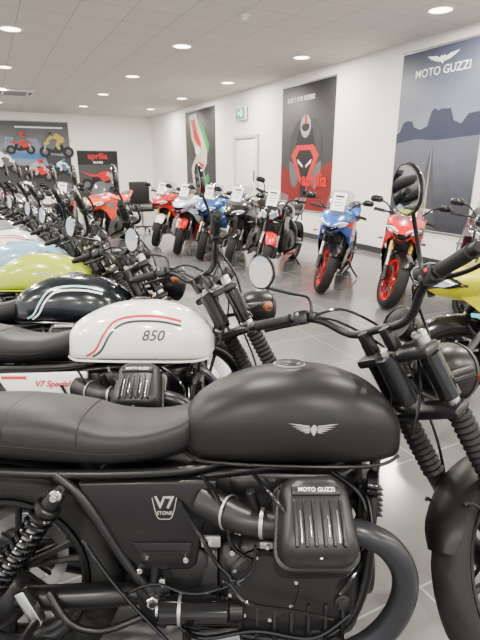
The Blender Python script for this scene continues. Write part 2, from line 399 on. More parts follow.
    A.add('starter_band','greyalu',lathe([(0,.036),(0,.038),(.008,.038),(.008,.036)],(.5,-.165,.315),(1,0,0),28,True))
    A.add('gearbox_plate','greyalu',prism([(.55,.24),(.66,.25),(.67,.2),(.62,.165),(.56,.17)],-.14,-.165,.006))
    A.add('gearbox_plate','alu',cyl((.61,-.16,.21),(.61,-.175,.21),.014,n=6))
    A.add('gearbox_cover','engine',lathe([(0,.06),(.012,.06),(.02,.05),(.022,.02),(.023,.001)],(.53,-.11,.40),(0,-1,0),32))
    A.add('clutch_housing','engine',lathe([(0,.10),(.02,.10),(.03,.09),(.033,.05),(.034,.001)],(.72,-.13,.37),(0,-1,0),36))
    for i in range(8):
        a=i*math.pi/4+.2; A.add('engine_bolts','alu',cyl((.72+.088*math.cos(a),-.15,.37+.088*math.sin(a)),(.72+.088*math.cos(a),-.164,.37+.088*math.sin(a)),.006,n=6))
    for s,ox in((-1,.835),(1,.875)):
        q=math.sqrt(.5); M=frame((ox,0,.345),(1,0,0) if s<0 else (-1,0,0),(0,-s*q,q),(0,s*q,q))
        A.add('cylinder_barrel','engine',lathe([(.08,.058),(.30,.058)],(ox,0,.345),(0,s*q,q),32))
        for i in range(8): A.add('barrel_fins','engine',plate(M,.078,.076,.03,.135+i*.0165,.141+i*.0165))
        for i in range(5): A.add('head_fins','engine',plate(M,.094,.098,.025,.27+i*.016,.277+i*.016))
        A.add('cylinder_head','engine',plate(M,.072,.075,.02,.265,.36))
        rings=[]
        for d,i,r in((.35,.004,.03),(.352,0,.034),(.366,0,.034),(.37,.005,.034),(.40,.006,.034),(.425,.014,.034),(.438,.028,.03),(.441,.04,.025)):
            rings.append([M@V((x*(1-.10*y/.1),y,d)) for x,y in rrect(.092-i,.103-i,r+.008,8)])
        A.add('rocker_cover','coverE',loft(rings))
        for x in (-.052,-.030,.030,.052,-.010,.010): A.add('cover_ribs','coverE',box((0,0,0),(.008,.10,.014),.003),M@Matrix.Translation((x,-.022,.441)))
        for x in (-.041,.041,-.020,.020): A.add('cover_trim','alu',box((0,0,0),(.003,.045 if abs(x)<.03 else .07,.004),.001),M@Matrix.Translation((x,-.03,.443)))
        A.add('cover_band','coverE',box((0,0,0),(.115,.024,.012),.005),M@Matrix.Translation((0,.05,.441)))
        A.add('cover_lettering','whitedec',textmesh('MOTO GUZZI',.0135,.0006,.0001),M@Matrix.Translation((0,.0495,.4482)))
        for x in(-.072,.072):
            for y in(-.08,.08): A.add('cover_bolts','satin',cyl((x,y,.366),(x,y,.386),.007,n=6),M)
        A.add('cover_bolts','alu',cyl((0,-.086,.40),(0,-.086,.425),.006,n=6),M)
        # intake
        A.add('throttle_body','engine',tube([(ox-.08,s*.215,.575),(ox-.15,s*.20,.575),(ox-.21,s*.16,.58),(ox-.27,s*.12,.59)],[.03,.034,.04,.045],20))
        A.add('throttle_clamp','greyalu',lathe([(0,.035),(0,.037),(.009,.037),(.009,.035)],(ox-.115,s*.208,.575),(-1,-s*.2,0),24,True))
        A.add('throttle_clamp','greyalu',lathe([(0,.043),(0,.0445),(.007,.0445),(.007,.043)],(ox-.2,s*.165,.58),(-1,-s*.6,0),24,True))
        A.add('injector','satin',cyl((ox-.13,s*.2,.6),(ox-.15,s*.21,.66),.011)); A.add('spark_lead','gloss',tube([(ox-.05,s*.3,.62),(ox-.1,s*.28,.68),(ox-.14,s*.16,.68)],.005))
        # exhaust
        A.add('exhaust_header','exhaust',tube([(ox+.05,s*.235,.572),(ox+.11,s*.25,.575),(ox+.18,s*.255,.54),(ox+.222,s*.25,.46),(ox+.21,s*.23,.35),(ox+.14,s*.205,.245),(ox,s*.19,.185),(.6,s*.185,.165),(.4,s*.19,.17)],[.026,.03,.031,.031,.031,.031,.03,.028,.028],24,8))
        A.add('exhaust_flange','engine',cyl((ox+.06,s*.237,.572),(ox+.085,s*.242,.573),.042,n=6))
        A.add('silencer','exhaust',tube([(.42,s*.19,.17),(.36,s*.195,.175),(.30,s*.205,.19),(-.2,s*.235,.27),(-.28,s*.24,.285)],[.03,.045,.05,.05,.036],24,4))
    # cables & hoses
    for pts,r in (([(.50,-.14,.60),(.56,-.17,.52),(.6,-.16,.44),(.66,-.16,.38)],.006),([(.56,-.12,.66),(.62,-.19,.6),(.64,-.18,.5),(.7,-.17,.45)],.005),
      ([(.46,-.145,.30),(.55,-.18,.25),(.7,-.17,.26),(.85,-.17,.24),(.95,-.16,.3)],.006),([(.36,-.15,.35),(.44,-.17,.39),(.55,-.18,.37),(.68,-.18,.42),(.7,-.18,.5)],.004),
      ([(.9,-.12,.67),(.98,-.14,.6),(.98,-.15,.45),(.92,-.17,.36)],.007),([(.25,-.15,.5),(.32,-.16,.4),(.4,-.16,.30),(.5,-.17,.2)],.005),([(.93,-.18,.42),(1.0,-.15,.5),(1.0,-.1,.6)],.005),
      ([(.60,-.15,.33),(.62,-.2,.42),(.68,-.2,.36),(.8,-.19,.33),(.9,-.18,.30)],.005)):
        A.add('hoses','gloss',tube(pts,r,8)); 
    A.add('brake_pedal','satin',tube([(.50,-.17,.22),(.58,-.2,.2),(.66,-.21,.21),(.68,-.25,.215)],.009))
    A.add('heel_guard','greyalu',prism([(.47,.35),(.52,.33),(.51,.27),(.48,.26)],-.15,-.155,.002))
    for x,z,w_,h_ in((.585,.50,.05,.03),(.66,.53,.03,.02),(.73,.49,.04,.018)): A.add('engine_brackets','greyalu',box((x,-.158,z),(w_,.012,h_),.003)); A.add('engine_bolts','alu',cyl((x,-.16,z),(x,-.174,z),.007,n=6))
    A.add('oil_filler','engine',lathe([(0,.022),(.012,.022),(.014,.016),(.018,.014),(.02,.001)],(.93,-.15,.33),(0,-1,0),12))
    A.add('regulator','satin',box((1.01,-.0,.56),(.05,.14,.10),.006)); 
    for i in range(6): A.add('regulator','satin',box((1.04,-.0,.52+i*.015),(.03,.14,.004),.001))
    A.add('horn','gloss',cyl((1.0,-.10,.63),(1.03,-.11,.63),.035))
    A.add('side_stand','satin',tube([(.55,.13,.22),(.53,.2,.14),(.52,.30,.075)],.011)); A.add('side_stand','satin',box((.52,.305,.073),(.07,.04,.008),.003))
    # ------------ steering
    f=V((-.476,0,.8795)); g=V((.8795,0,.476)); ax=V((1.475,0,.32)); p=ax+f*.75-g*.05
    S=Matrix.Translation(p)@Matrix.Rotation(math.radians(TURN),4,f)@Matrix.Translation(-p)
    wheel(A,'front_',ax,.315,.232,.102,S,'satin',6,True,.155,(1,))
    A.add('front_fender','fender',arcshell(ax,.336,32,162,.064,.024),S)
    MF=frame((0,0,0),g,(0,1,0),f)
    for s in(-1,1):
        o=V((0,s*.092,0))
        A.add('fork_slider','satin',tube([ax+o-f*.03,ax+o+f*.05,ax+o+f*.33],[.022,.026,.029],20,1),S)
        prof=[]
        for i in range(23): prof.append((.32+i*.0095,.034 if i%2 else .028))
        A.add('fork_gaiter','grip',lathe(prof,ax+o,f,24),S)
        A.add('fork_tube','steel',cyl(ax+o+f*.5,ax+o+f*.775,.0205),S)
        A.add('fork_shroud','gloss',cyl(ax+o+f*.58,ax+o+f*.72,.031),S)
        A.add('fork_cap','alu',cyl(ax+o+f*.77,ax+o+f*.785,.021,n=6),S)
        A.add('fender_stay','satin',tube([ax+o*.85+f*.3,ax+V((.05,s*.06,.325)),ax+V((.05,s*.02,.335))],.006),S)
        A.add('fender_stay','satin',tube([ax+o*.8+f*.02,ax+V((-.2,s*.075,.2)),ax+V((-.25,s*.06,.22))],.005),S)
        A.add('axle','alu',cyl(ax+V((0,s*.07,0)),ax+V((0,s*.125,0)),.013,n=6),S)
        c=p+f*.085+V((0.015,0,0))
        A.add('bar_riser','satin',box(p+f*.05+V((0,s*.04,0)),(.035,.03,.07),.006,MF),S)
        bar=[c,c+V((0,s*.08,0)),c+V((-.005,s*.13,.02)),c+V((-.035,s*.19,.065)),c+V((-.075,s*.27,.085)),c+V((-.14,s*.40,.085))]
        A.add('handlebar','satin',tube(bar,.0115,14),S)
        e0=V(bar[4]); e1=V(bar[5]); d=(e1-e0).normalized()
        prof=[(0,.02),(.004,.021),(.008,.0165)]+[(.012+i*.004,.0172 if i%2 else .0158) for i in range(28)]+[(.126,.018),(.13,.012)]
        A.add('grip','grip',lathe(prof,e0+d*.01,d,20),S); A.add('bar_end','satin',cyl(e0+d*.14,e0+d*.165,.014),S)
        sw=e0-d*.03
        MS=frame((0,0,0),d.cross(V((0,0,1))),d,(0,0,1))
        A.add('switch_housing','satin',box(sw,(.038,.05,.045),.009,MS),S)
        A.add('switch_buttons','red' if s<0 else 'greyalu',box(sw+V((-.02,0,.01)),(.006,.014,.01),.002),S)
        lv=[sw+V((.03,s*-.02,0)),sw+V((.055,s*.0,0)),sw+V((.045,s*.06,-.004)),sw+V((.01,s*.13,-.006)),sw+V((-.02,s*.18,-.008))]
        A.add('lever','satin',tube(lv,[.009,.008,.0065,.006,.008],10),S); A.add('lever_perch','satin',box(sw+V((.022,-s*.03,-.003)),(.04,.035,.03),.007),S)
        mt=sw+V((.012,-s*.035,.018)); dz=0 if s<0 else -.06; dx=0 if s<0 else -.08
        A.add('mirror_stem','satin',tube([mt-V((0,0,.01)),mt+V((dx*.1,0,.04)),mt+V((-.02+dx*.6,s*.015,.09+dz*.6)),mt+V((-.055+dx,s*.04,.135+dz))],.0055,10),S)
        mc=mt+V((-.065+dx,s*.045,.185+dz)); ma=V((1,s*.42,.12)).normalized() if s<0 else V((1,.15,.2)).normalized()
        rr=1. if s<0 else .88
        A.add('mirror_shell','gloss',lathe([(-.007,.0605*rr),(-.002,.0625*rr),(.006,.059*rr),(.014,.046*rr),(.019,.022*rr),(.02,.001)],mc,ma,40),S)
        A.add('mirror_glass','mirror',lathe([(-.0085,.001),(-.0085,.056*rr),(-.0065,.058*rr)],mc,ma,40),S)
        A.add('front_indicator','orange',lathe([(0,.005),(.01,.018),(.03,.02),(.036,.01)],ax+f*.6+g*.05+V((0,s*.17,0)),(1,0,0),20),S)
        A.add('front_indicator_stem','satin',tube([ax+f*.62+V((0,s*.1,0)),ax+f*.61+g*.05+V((0,s*.16,0))],.008),S)
        A.add('brake_cables','gloss',tube([sw+V((.02,-s*.05,0)),sw+V((.08,-s*.12,.0)),p+g*.13+V((0,s*.06,.0)),p+g*.1+f*-.15+V((0,s*.04,0)),ax+f*.4+g*.04+V((0,s*.06,0)),ax+f*.2+V((0,s*.1,0))],.0045,8),S)
        A.add('throttle_cables','gloss',tube([sw+V((.0,-s*.03,-.01)),sw+V((.05,-s*.1,-.03)),p+g*.08+V((0,s*.05,-.02)),p-f*.12+V((0,s*.05,0)),p-f*.2-g*.1+V((0,s*.04,0))],.004,8),S)
        if s<0:
            A.add('brake_reservoir','satin',box(sw+V((.045,.045,.022)),(.045,.06,.03),.007),S); A.add('brake_reservoir','greyalu',box(sw+V((.045,.045,.039)),(.038,.053,.004),.002),S)
    for d in(.55,.735): A.add('triple_clamp','satin',box(ax+f*d-g*.015,(.075,.25,.03),.012,MF),S)
    A.add('stem_nut','alu',cyl(p+f*.0,p+f*.022,.018,n=6),S)
    A.add('ignition_lock','greyalu',cyl(p+g*.05,p+g*.05+f*.012,.016),S)
    hc=ax+f*.60+g*.14+V((0,0,-.01)); ha=V((1,0,-.05))
    A.add('headlamp_bowl','satin',lathe([(-.10,.002),(-.098,.03),(-.08,.055),(-.04,.08),(0,.09),(.03,.092),(.035,.088)],hc,ha,40),S)
    A.add('headlamp_rim','satin',lathe([(.03,.095),(.045,.094),(.05,.084),(.03,.084)],hc,ha,40,True),S)
    A.add('headlamp_lens','lens',lathe([(.038,.084),(.05,.06),(.056,.03),(.058,.001)],hc,ha,40),S)
    for s in(-1,1): A.add('headlamp_bracket','satin',tube([ax+f*.64+V((0,s*.1,0)),hc+V((0,s*.095,0))],.01,10),S)
    gc=p+f*.05+g*.11; gd=(f*.75-g*.65).normalized()
    A.add('gauge_case','satin',lathe([(-.05,.03),(-.04,.045),(0,.052),(.008,.051),(.01,.046)],gc,gd,36),S)
    A.add('gauge_bezel','satin',lathe([(.004,.053),(.012,.052),(.012,.047),(.004,.047)],gc,gd,36,True),S); A.add('gauge_face','gloss',lathe([(.0095,.047),(.0097,.001)],gc,gd,36),S)
    A.add('brake_caliper','satin',box(ax+V((-.13,.072,.06)),(.05,.06,.09),.012),S)
    return A.meshes()
TURN=37
LEAN=12
ROAD=build_roadster()

# ------------------------------------------------------------------ sport bike
def build_sport(naked=False,turn=22):
    A=Asm(); f=V((-.41,0,.912)); g=V((.912,0,.41)); ax=V((1.38,0,.30)); p=ax+f*.68-g*.03
    S=Matrix.Translation(p)@Matrix.Rotation(math.radians(turn),4,f)@Matrix.Translation(-p)
    wheel(A,'front_',ax,.30,.22,.12,S,'rim',5,True,.155,(1,-1))
    wheel(A,'rear_',(0,0,.31),.31,.22,.18,None,'rim',5,True,.11,(-1,))
    A.add('front_fender','paint2',arcshell(ax,.325,40,140,.075,.03),S)
    for s in(-1,1):
        o=V((0,s*.105,0))
        A.add('fork_lower','satin',cyl(ax+o-f*.02,ax+o+f*.14,.03),S); A.add('fork_tube','steel',cyl(ax+o+f*.1,ax+o+f*.35,.021),S); A.add('fork_upper','fork',cyl(ax+o+f*.3,ax+o+f*.68,.028),S)
        A.add('brake_caliper','satin',box(ax+V((-.12,s*.075,.05)),(.06,.05,.1),.012),S)
        A.add('fender_stay','paint2',tube([ax+o*.9+f*.25,ax+V((-.05,s*.06,.3))],.012),S)
        h=.10 if naked else .0
        b0=p+f*(.03+h*.5)+V((0,s*.11,0)); b1=b0+V((-.10,s*.24,-.02+h))
        if naked: A.add('handlebar','satin',tube([p+f*.06,p+f*.06+V((0,s*.08,0)),b0+V((0,s*.03,.06)),b1],.012),S)
        else: A.add('handlebar','satin',tube([b0,b1],.012,12,1),S)
        dd=(b1-b0).normalized(); A.add('grip','grip',cyl(b1-dd*.12,b1,.018),S)
        A.add('lever','satin',tube([b1-dd*.16+V((.04,0,0)),b1-dd*.08+V((.06,0,0)),b1+V((.04,0,-.01))],.007),S)
        if naked:
            m0=b1-dd*.15; m1=m0+V((.02,s*.08,.17)); SS=S
        else:
            m0=V((1.32,s*.14,.98)); m1=V((1.28,s*.30,1.08)); SS=None
        A.add('mirror_stem','gloss',tube([m0,(m0+m1)/2+V((.01,0,.03)),m1],.008),SS)
        A.add('mirror_shell','gloss',body([(-.012,0,.028,.028,.055),(0,0,.036,.036,.065),(.02,0,.03,.03,.055),(.03,0,.01,.01,.02)],24,2),(SS if SS else Matrix())@Matrix.Translation(m1+V((0,s*.03,.01))))
        A.add('mirror_glass','mirror',plate(frame(m1+V((-.013,s*.03,.01)),(0,1,0),(0,0,1),(1,0,0)),.055,.03,.02,-.002,.0),SS)
    for d in(.50,.66): A.add('triple_clamp','satin',box(ax+f*d-g*.01,(.07,.27,.03),.01,frame((0,0,0),g,(0,1,0),f)),S)
    # nose
    if naked:
        nose=body([(1.20,.86,.06,.06,.09),(1.26,.87,.09,.1,.12),(1.36,.86,.09,.11,.12),(1.43,.84,.06,.08,.09),(1.46,.83,.02,.03,.04)],32,4,2.2,1.7)
    else:
        nose=body([(1.02,.90,.04,.10,.12),(1.1,.90,.07,.14,.17),(1.22,.89,.08,.17,.19),(1.35,.87,.07,.17,.17),(1.47,.84,.05,.13,.12),(1.55,.81,.03,.07,.065),(1.58,.80,.01,.02,.02)],36,4,2.0,1.6)
        A.add('headlamp_mask','gloss',body([(1.34,.845,.03,.035,.172),(1.40,.84,.045,.05,.157),(1.47,.825,.05,.055,.126),(1.55,.80,.03,.05,.07),(1.588,.79,.015,.025,.03)],32,4,2.2,1.8))
    A.add('nose_fairing','paint',nose)
    for s in(-1,1):
        def mp(x,z,yo): return V((x,s*yo,z))
        Q=[mp(1.52,.835,.035),mp(1.45,.865,.11),mp(1.38,.855,.165),mp(1.43,.825,.145),mp(1.52,.80,.06)] if not naked else [mp(1.45,.87,.02),mp(1.40,.90,.09),mp(1.38,.85,.11),mp(1.43,.80,.06),mp(1.45,.81,.02)]
        ring2=[q+V((.03,s*.006,-.004)) for q in Q]
        ctr=sum(ring2,V())/5
        A.add('headlamp_lens','lens',loft([Q,ring2,[ctr+(q-ctr)*.3+V((.006,0,0)) for q in ring2]]))
        A.add('headlamp_surround','gloss',tube(Q+[Q[0]],.010,8,3))
        A.add('daytime_lamp','drl',tube([ring2[0]+V((.006,0,.0)),ring2[1]+V((.006,0,.0)),ring2[2]+V((.004,0,0))],.006,8,3))
    if not naked: A.add('air_intake','gloss',plate(frame((1.50,0,.75),(0,1,0),(.3,0,1),(1,0,-.3)),.05,.03,.02,0,.04))
    # screen
    rows=[]
    for i in range(9):
        t=i/8; x=1.42-.28*t if not naked else 1.36-.14*t; z=.925+.31*t-.05*t*t if not naked else .93+.2*t; w=.10+.05*math.sin(t*2.4)
        rows.append([V((x-.35*(abs(u)**2)*w*1.6,u*w,z-.03*u*u)) for u in [-1+2*j/10 for j in range(11)]])
    A.add('windscreen','glass',loft(rows,False,wrap=False))
    # side fairings
    if not naked:
        for s in(-1,1):
            yf=lambda x,z:s*(.205-.35*max(0,x-1.15)-.22*max(0,.55-z)-.25*abs(x-.95)*.3)
            A.add('side_fairing','paint',panel([(1.46,.80),(1.30,.93),(1.08,.92),(.98,.80),(.92,.66),(1.02,.52),(1.16,.58),(1.24,.68)],yf))
            A.add('side_fairing_lower','paint2',panel([(1.0,.60),(.88,.62),(.66,.44),(.55,.33),(.60,.22),(.95,.20),(1.12,.32),(1.14,.52)],yf))
            A.add('fairing_stripe','paint3',panel([(1.40,.80),(1.15,.86),(1.03,.78),(1.05,.74),(1.2,.78)],lambda x,z:yf(x,z)+s*.004,.003))
            A.add('belly_pan','paint2',panel([(.95,.24),(.60,.24),(.40,.26),(.45,.16),(.95,.15)],lambda x,z:s*(.13+.3*(z-.15))))
            A.add('winglet','paint3',box((1.25,s*.22,.70),(.12,.05,.008),.003))
    else:
        for s in(-1,1):
            A.add('radiator_shroud','paint',panel([(1.22,.82),(1.02,.80),(.95,.66),(1.08,.56),(1.2,.62)],lambda x,z:s*(.18-.1*abs(x-1.08))))
            A.add('belly_pan','paint2',panel([(1.0,.28),(.60,.28),(.40,.26),(.45,.18),(.95,.16)],lambda x,z:s*(.13+.3*(z-.15))))
            A.add('trellis_frame','paint3',tube([(1.12,s*.05,.82),(.9,s*.16,.7),(.65,s*.16,.62),(.45,s*.13,.45)],.02))
    A.add('radiator','satin',box((1.10,0,.55),(.04,.30,.28),.008)); 
    for i in range(12): A.add('radiator_fins','satin',box((1.122,0,.44+i*.02),(.004,.26,.004),.001))
    A.add('fuel_tank','paint',body([(.52,.78,.03,.06,.07),(.58,.80,.07,.1,.11),(.70,.82,.12,.12,.15),(.85,.83,.15,.12,.17),(.98,.83,.13,.12,.15),(1.06,.83,.07,.1,.1)],36,4,2.4,3))
    A.add('tank_cap','greyalu',cyl((.86,0,.975),(.86,0,.99),.04))
    A.add('seat','leather',body([(.10,.83,.02,.03,.1),(.2,.80,.03,.04,.14),(.35,.785,.03,.04,.14),(.5,.79,.03,.04,.11),(.56,.80,.03,.04,.07)],28,4,3,3))
    A.add('tail','paint',body([(-.22,.97,.01,.01,.03),(-.12,.94,.03,.04,.07),(.02,.90,.04,.07,.10),(.15,.86,.04,.08,.12),(.3,.78,.02,.05,.1)],28,4,2.4,2.2))
    A.add('pillion_pad','leather',body([(-.1,.965,.012,.01,.05),(0,.94,.02,.01,.08),(.12,.90,.015,.01,.08)],20,3,3,3))
    A.add('tail_lamp','red',box((-.215,0,.955),(.02,.10,.025),.006)); A.add('plate_holder','satin',tube([(-.12,0,.9),(-.25,0,.75),(-.33,0,.6)],[.02,.012,.01]))
    A.add('engine_block','engine',body([(.48,.45,.10,.14,.12),(.52,.45,.16,.18,.16),(.75,.46,.2,.2,.17),(.95,.48,.2,.2,.16),(1.05,.48,.14,.15,.13)],28,2,4,4))
    A.add('clutch_cover','engine',lathe([(0,.09),(.02,.09),(.03,.07),(.032,.001)],(.7,-.16,.42),(0,-1,0),28)); A.add('alternator_cover','engine',lathe([(0,.08),(.02,.08),(.03,.06),(.032,.001)],(.8,.16,.42),(0,1,0),28))
    for s in(-1,1):
        A.add('main_frame','frame3',tube([(1.08,s*.05,.85),(.95,s*.15,.74),(.7,s*.17,.62),(.50,s*.14,.48),(.46,s*.13,.38)],[.03,.04,.035,.04,.03]))
        A.add('swingarm','satin',tube([(.48,s*.11,.40),(.25,s*.13,.38),(0,s*.12,.31)],[.035,.035,.022])); A.add('foot_peg','greyalu',cyl((.38,s*.14,.36),(.38,s*.25,.36),.011)); A.add('subframe','satin',tube([(.5,s*.1,.62),(.2,s*.09,.78),(0,s*.05,.86)],.012))
        A.add('engine_headers','greyalu',tube([(1.02,s*.06,.52),(1.12,s*.07,.42),(1.08,s*.06,.28),(.9,s*.04,.19),(.6,0,.17)],.02))
    A.add('silencer','satin',tube([(.5,-.05,.2),(.35,-.14,.24),(.1,-.17,.3)],[.04,.055,.05],20))
    A.add('chain','steel',tube([(.48,.13,.40),(0,.12,.36)],.008,6,1)); A.add('side_stand','satin',tube([(.5,.13,.25),(.48,.2,.14),(.46,.28,.045)],.011))
    A.add('price_card','paper',box((0,0,0),(.004,.148,.21),0),Matrix.Translation((1.37,.02,1.07) if not naked else (1.36,0,1.06))@Matrix.Rotation(-.42 if not naked else -.30,4,'Y'))
    for k in range(4): A.add('price_card_print','p_dgrey',box((0,0,0),(.001,.10-.02*(k%2),.008 if k else .022),0),(Matrix.Translation((1.37,.02,1.07) if not naked else (1.36,0,1.06))@Matrix.Rotation(-.42 if not naked else -.30,4,'Y'))@Matrix.Translation((.003,0,.06-.035*k)))
    return A.meshes()
SPORT=build_sport(False); NAKED=build_sport(True)
G['p_dgrey']=mat('p_dgrey',(.03,.032,.036),.5,spec=.3)

# ------------------------------------------------------------------ place motorcycles
mt={'tank':G['matte'],'cover':G['satin'],'covert':G['satin'],'coverE':G['engine'],'fender':G['matte'],'stripe':G['satin'],'stripe2':G['satin'],'numb':G['satin']}
inst('roadster_motorcycle',ROAD,place(-.66,1.06,0,LEAN,.004),mt,skip=('tank_stripes','tank_stripes2','tank_number','side_script'))
def road(x,y,tank,st,st2,cover=None,yaw=0,num='stripe_dark'):
    c=P[tank] if cover is None else P[cover]
    pal=dict(mt); pal.update({'tank':P[tank],'cover':c,'covert':c,'fender':c if tank!='teal' else P['teal'],'stripe':P[st],'stripe2':P[st2],'numb':P[num]})
    sk=('eagle_decal','side_badge') if tank in('white','teal') else ('tank_stripes','tank_stripes2','tank_number','side_script')
    if tank=='teal': sk=sk+('tank_number',)
    inst('roadster_motorcycle',ROAD,place(x,y,yaw,LEAN,.004),pal,skip=sk)
road(-1.21,1.75,'white','stripe_red','stripe_dark',num='stripe_dark')
road(-1.65,2.24,'teal','stripe_blue','white',None,num='grey')
road(-2.05,2.87,'green','stripe_red','stripe_dark','black')
road(-2.37,3.40,'ltblue','stripe_red','stripe_dark')
road(-2.80,4.04,'white','stripe_red','stripe_red')
road(-3.2,4.75,'grey','stripe_red','stripe_dark')
road(-3.65,5.45,'black','stripe_red','stripe_dark')
road(-4.1,6.2,'black','stripe_red','stripe_dark')

def sport(x,y,head,cols,naked=False,lean=7,frame3='satin',card=True):
    # x,y = front wheel contact
    yaw=math.radians(head); ox=x-1.38*math.cos(yaw); oy=y-1.38*math.sin(yaw)
    pal={'paint':P[cols[0]],'paint2':P[cols[1]],'paint3':P[cols[2]],'rim':P[cols[3]] if cols[3] in P else G[cols[3]],'fork':G['gold'] if cols[0]=='red' else G['satin'],'frame3':G[frame3]}
    inst('sport_motorcycle' if not naked else 'naked_motorcycle',NAKED if naked else SPORT,place(ox,oy,head,lean,.004),pal,skip=() if card else ('price_card','price_card_print'))
HD=-112
sport(1.56,4.95,HD,('red','black','black','red'))
sport(.97,5.60,HD,('blue','black','red','red'))
sport(.30,6.45,HD,('black','red','red','satin'),True)
sport(-.18,7.1,HD,('black','black','grey','satin'))
sport(-.62,7.7,HD,('blue','black','cyan','satin'))
sport(-1.05,8.2,HD,('white','red','black','satin'))
sport(-1.55,9.0,HD,('red','white','black','satin'))
sport(2.2,4.5,HD,('black','black','grey','satin'))
sport(-2.62,8.6,-100,('orange','black','grey','satin'),card=False)
sport(-3.3,8.8,-80,('black','black','red','satin'))
sport(-4.1,9.2,-75,('grey','black','red','satin'))
sport(-4.9,9.4,-75,('red','black','black','satin'),True)
sport(-5.7,9.8,-75,('black','black','blue','satin'))
sport(-2.9,6.9,-20,('black','black','grey','satin'),card=False)
sport(1.30,2.82,160,('yellow','black','cyan','satin'),card=False)

# ------------------------------------------------------------------ room
ex=V((.449,-.893,0)).normalized(); ey=V((-ex.y,ex.x,0)); C0=V((-3.46,20,0)); H=3.2
R0=frame(C0,ex,ey,(0,0,1))
L=25.; W=13.
wallm=mat('painted_wall',(.84,.815,.765),.75,bump=.1); 
floorm=mat_tiles('grey_floor_tiles',(.135,.135,.135),(.15,.15,.15),(.30,.295,.29),.6,.004,.16,speck=.25)
ceilm=mat_tiles('ceiling_tiles',(.60,.58,.545),(.58,.56,.525),(.34,.325,.30),.6,.006,.8)
white=mat('white_gloss_trim',(.80,.80,.78),.35); dark=mat('dark_trim',(.03,.03,.035),.4)
def room(name,m,c,s,b=0):
    A=Asm(); A.add(name,'x',box((0,0,0),s,b)); n,_,me=A.meshes()[0]; me.materials[0]=m
    o=bpy.data.objects.new(name,me); COL.objects.link(o); o.matrix_world=R0@Matrix.Translation(c); return o
room('floor',floorm,(L/2,-W/2,-.05),(L,W,.1))
room('ceiling',ceilm,(L/2,-W/2,H+.05),(L,W,.1))
room('wall_right',wallm,(L/2,.06,H/2),(L,.12,H))
room('wall_back',wallm,(-.06,-W/2,H/2),(.12,W,H))
room('wall_left',wallm,(L/2,-W-.06,.25),(L,.12,.5)); room('wall_front',wallm,(L+.06,-W/2,.2),(.12,W,.4))
room('baseboard_right',dark,(L/2,-.01,.05),(L,.02,.1)); room('baseboard_back',dark,(.01,-W/2,.05),(.02,W,.1))
for i in range(9): room('trim_%d'%(i+1),dark,(i*L/8,-W-.06,H/2),(.08,.1,H))
for i in range(5): room('trim_%d'%(i+10),dark,(L+.06,-W+i*W/4,H/2),(.1,.08,H))
A=Asm(); A.add('leaf','w',box((0,0,1.03),(1.1,.03,2.06),.004)); A.add('handle','alu',tube([(.42,-.02,1.0),(.42,-.06,1.0),(.30,-.06,1.0)],.01))
for x in(-.6,.6): A.add('jamb','jam',box((x,-.01,1.05),(.08,.06,2.14),.004))
A.add('head','jam',box((0,-.01,2.13),(1.28,.06,.08),.004)); A.add('push_plate','alu',box((.45,-.017,1.2),(.08,.003,.25),0))
G['w']=white; G['jam']=mat('door_frame_paint',(.55,.54,.52),.4)
inst('door_1',A.meshes(),R0@Matrix.Translation((8.1,-.03,0)))
# exit sign
G['exit']=mat('exit_green',(.0,.26,.14),.4,emit=.15); G['signw']=mat('exit_pictogram',(.85,.9,.85),.4,emit=.6)
A=Asm(); A.add('sign_box','w',box((0,0,0),(.55,.05,.30),.006)); A.add('sign_face','exit',box((0,-.027,0),(.50,.004,.26),0))
A.add('pictogram','signw',flatpoly([(.02,-.08),(.02,.08),(.12,.08),(.12,-.08)]),frame((0,-.03,0),(1,0,0),(0,0,1),(0,-1,0)))
A.add('pictogram','signw',flatpoly([(-.14,0),(-.08,.06),(-.08,.02),(-.01,.02),(-.01,-.02),(-.08,-.02),(-.08,-.06)]),frame((0,-.03,0),(1,0,0),(0,0,1),(0,-1,0)))
A.add('bracket','w',box((0,.03,.1),(.05,.05,.05),.004))
inst('exit_sign',A.meshes(),R0@Matrix.Translation((7.9,-.07,2.68)))

# posters
def poster(a0,a1,z0,z1,wall,fill,base):
    w=a1-a0; h=z1-z0
    if wall=='right': M=frame(C0+ex*a0-ey*.015+V((0,0,z0)),ex,(0,0,1),-ey)
    else: M=frame(C0+ey*a0+ex*.015+V((0,0,z0)),ey,(0,0,1),ex)
    A=Asm(); A.add('board',base,box((w/2,h/2,-.004),(w,h,.012),.002)); A.add('rail','greyalu',box((w/2,h,0),(w+.02,.03,.025),.005)); A.add('rail','greyalu',box((w/2,0,0),(w+.02,.03,.025),.005))
    k=[0]
    def pl(pts,mk,name='print'):
        k[0]+=1; A.add(name+'_%d'%k[0],mk,flatpoly(pts),Matrix.Translation((0,0,.004+.0008*k[0])))
    def tx(s,size,x,y,mk,bold=.003):
        k[0]+=1; A.add('lettering_%d'%k[0],mk,textmesh(s,size,0,bold),Matrix.Translation((x,y,.004+.0008*k[0])))
    fill(w,h,pl,tx); inst('wall_poster',A.meshes(),M)
def pm(n,c): G[n]=mat(n,c,.5,spec=.3)
pm('p_black',(.008,.008,.010)); pm('p_grey',(.09,.095,.105)); pm('p_lgrey',(.3,.32,.35)); pm('p_white',(.75,.75,.75)); pm('p_red',(.50,.01,.01)); pm('p_dred',(.16,.008,.008)); pm('p_green',(.02,.22,.06)); pm('p_blue',(.04,.13,.32)); pm('p_yellow',(.42,.34,.05)); pm('p_cream',(.5,.44,.36)); pm('p_road',(.05,.052,.06)); pm('p_mtn1',(.022,.028,.055)); pm('p_skin',(.3,.15,.10)); pm('p_orange',(.45,.10,.03)); pm('p_bluegrey',(.16,.20,.27))
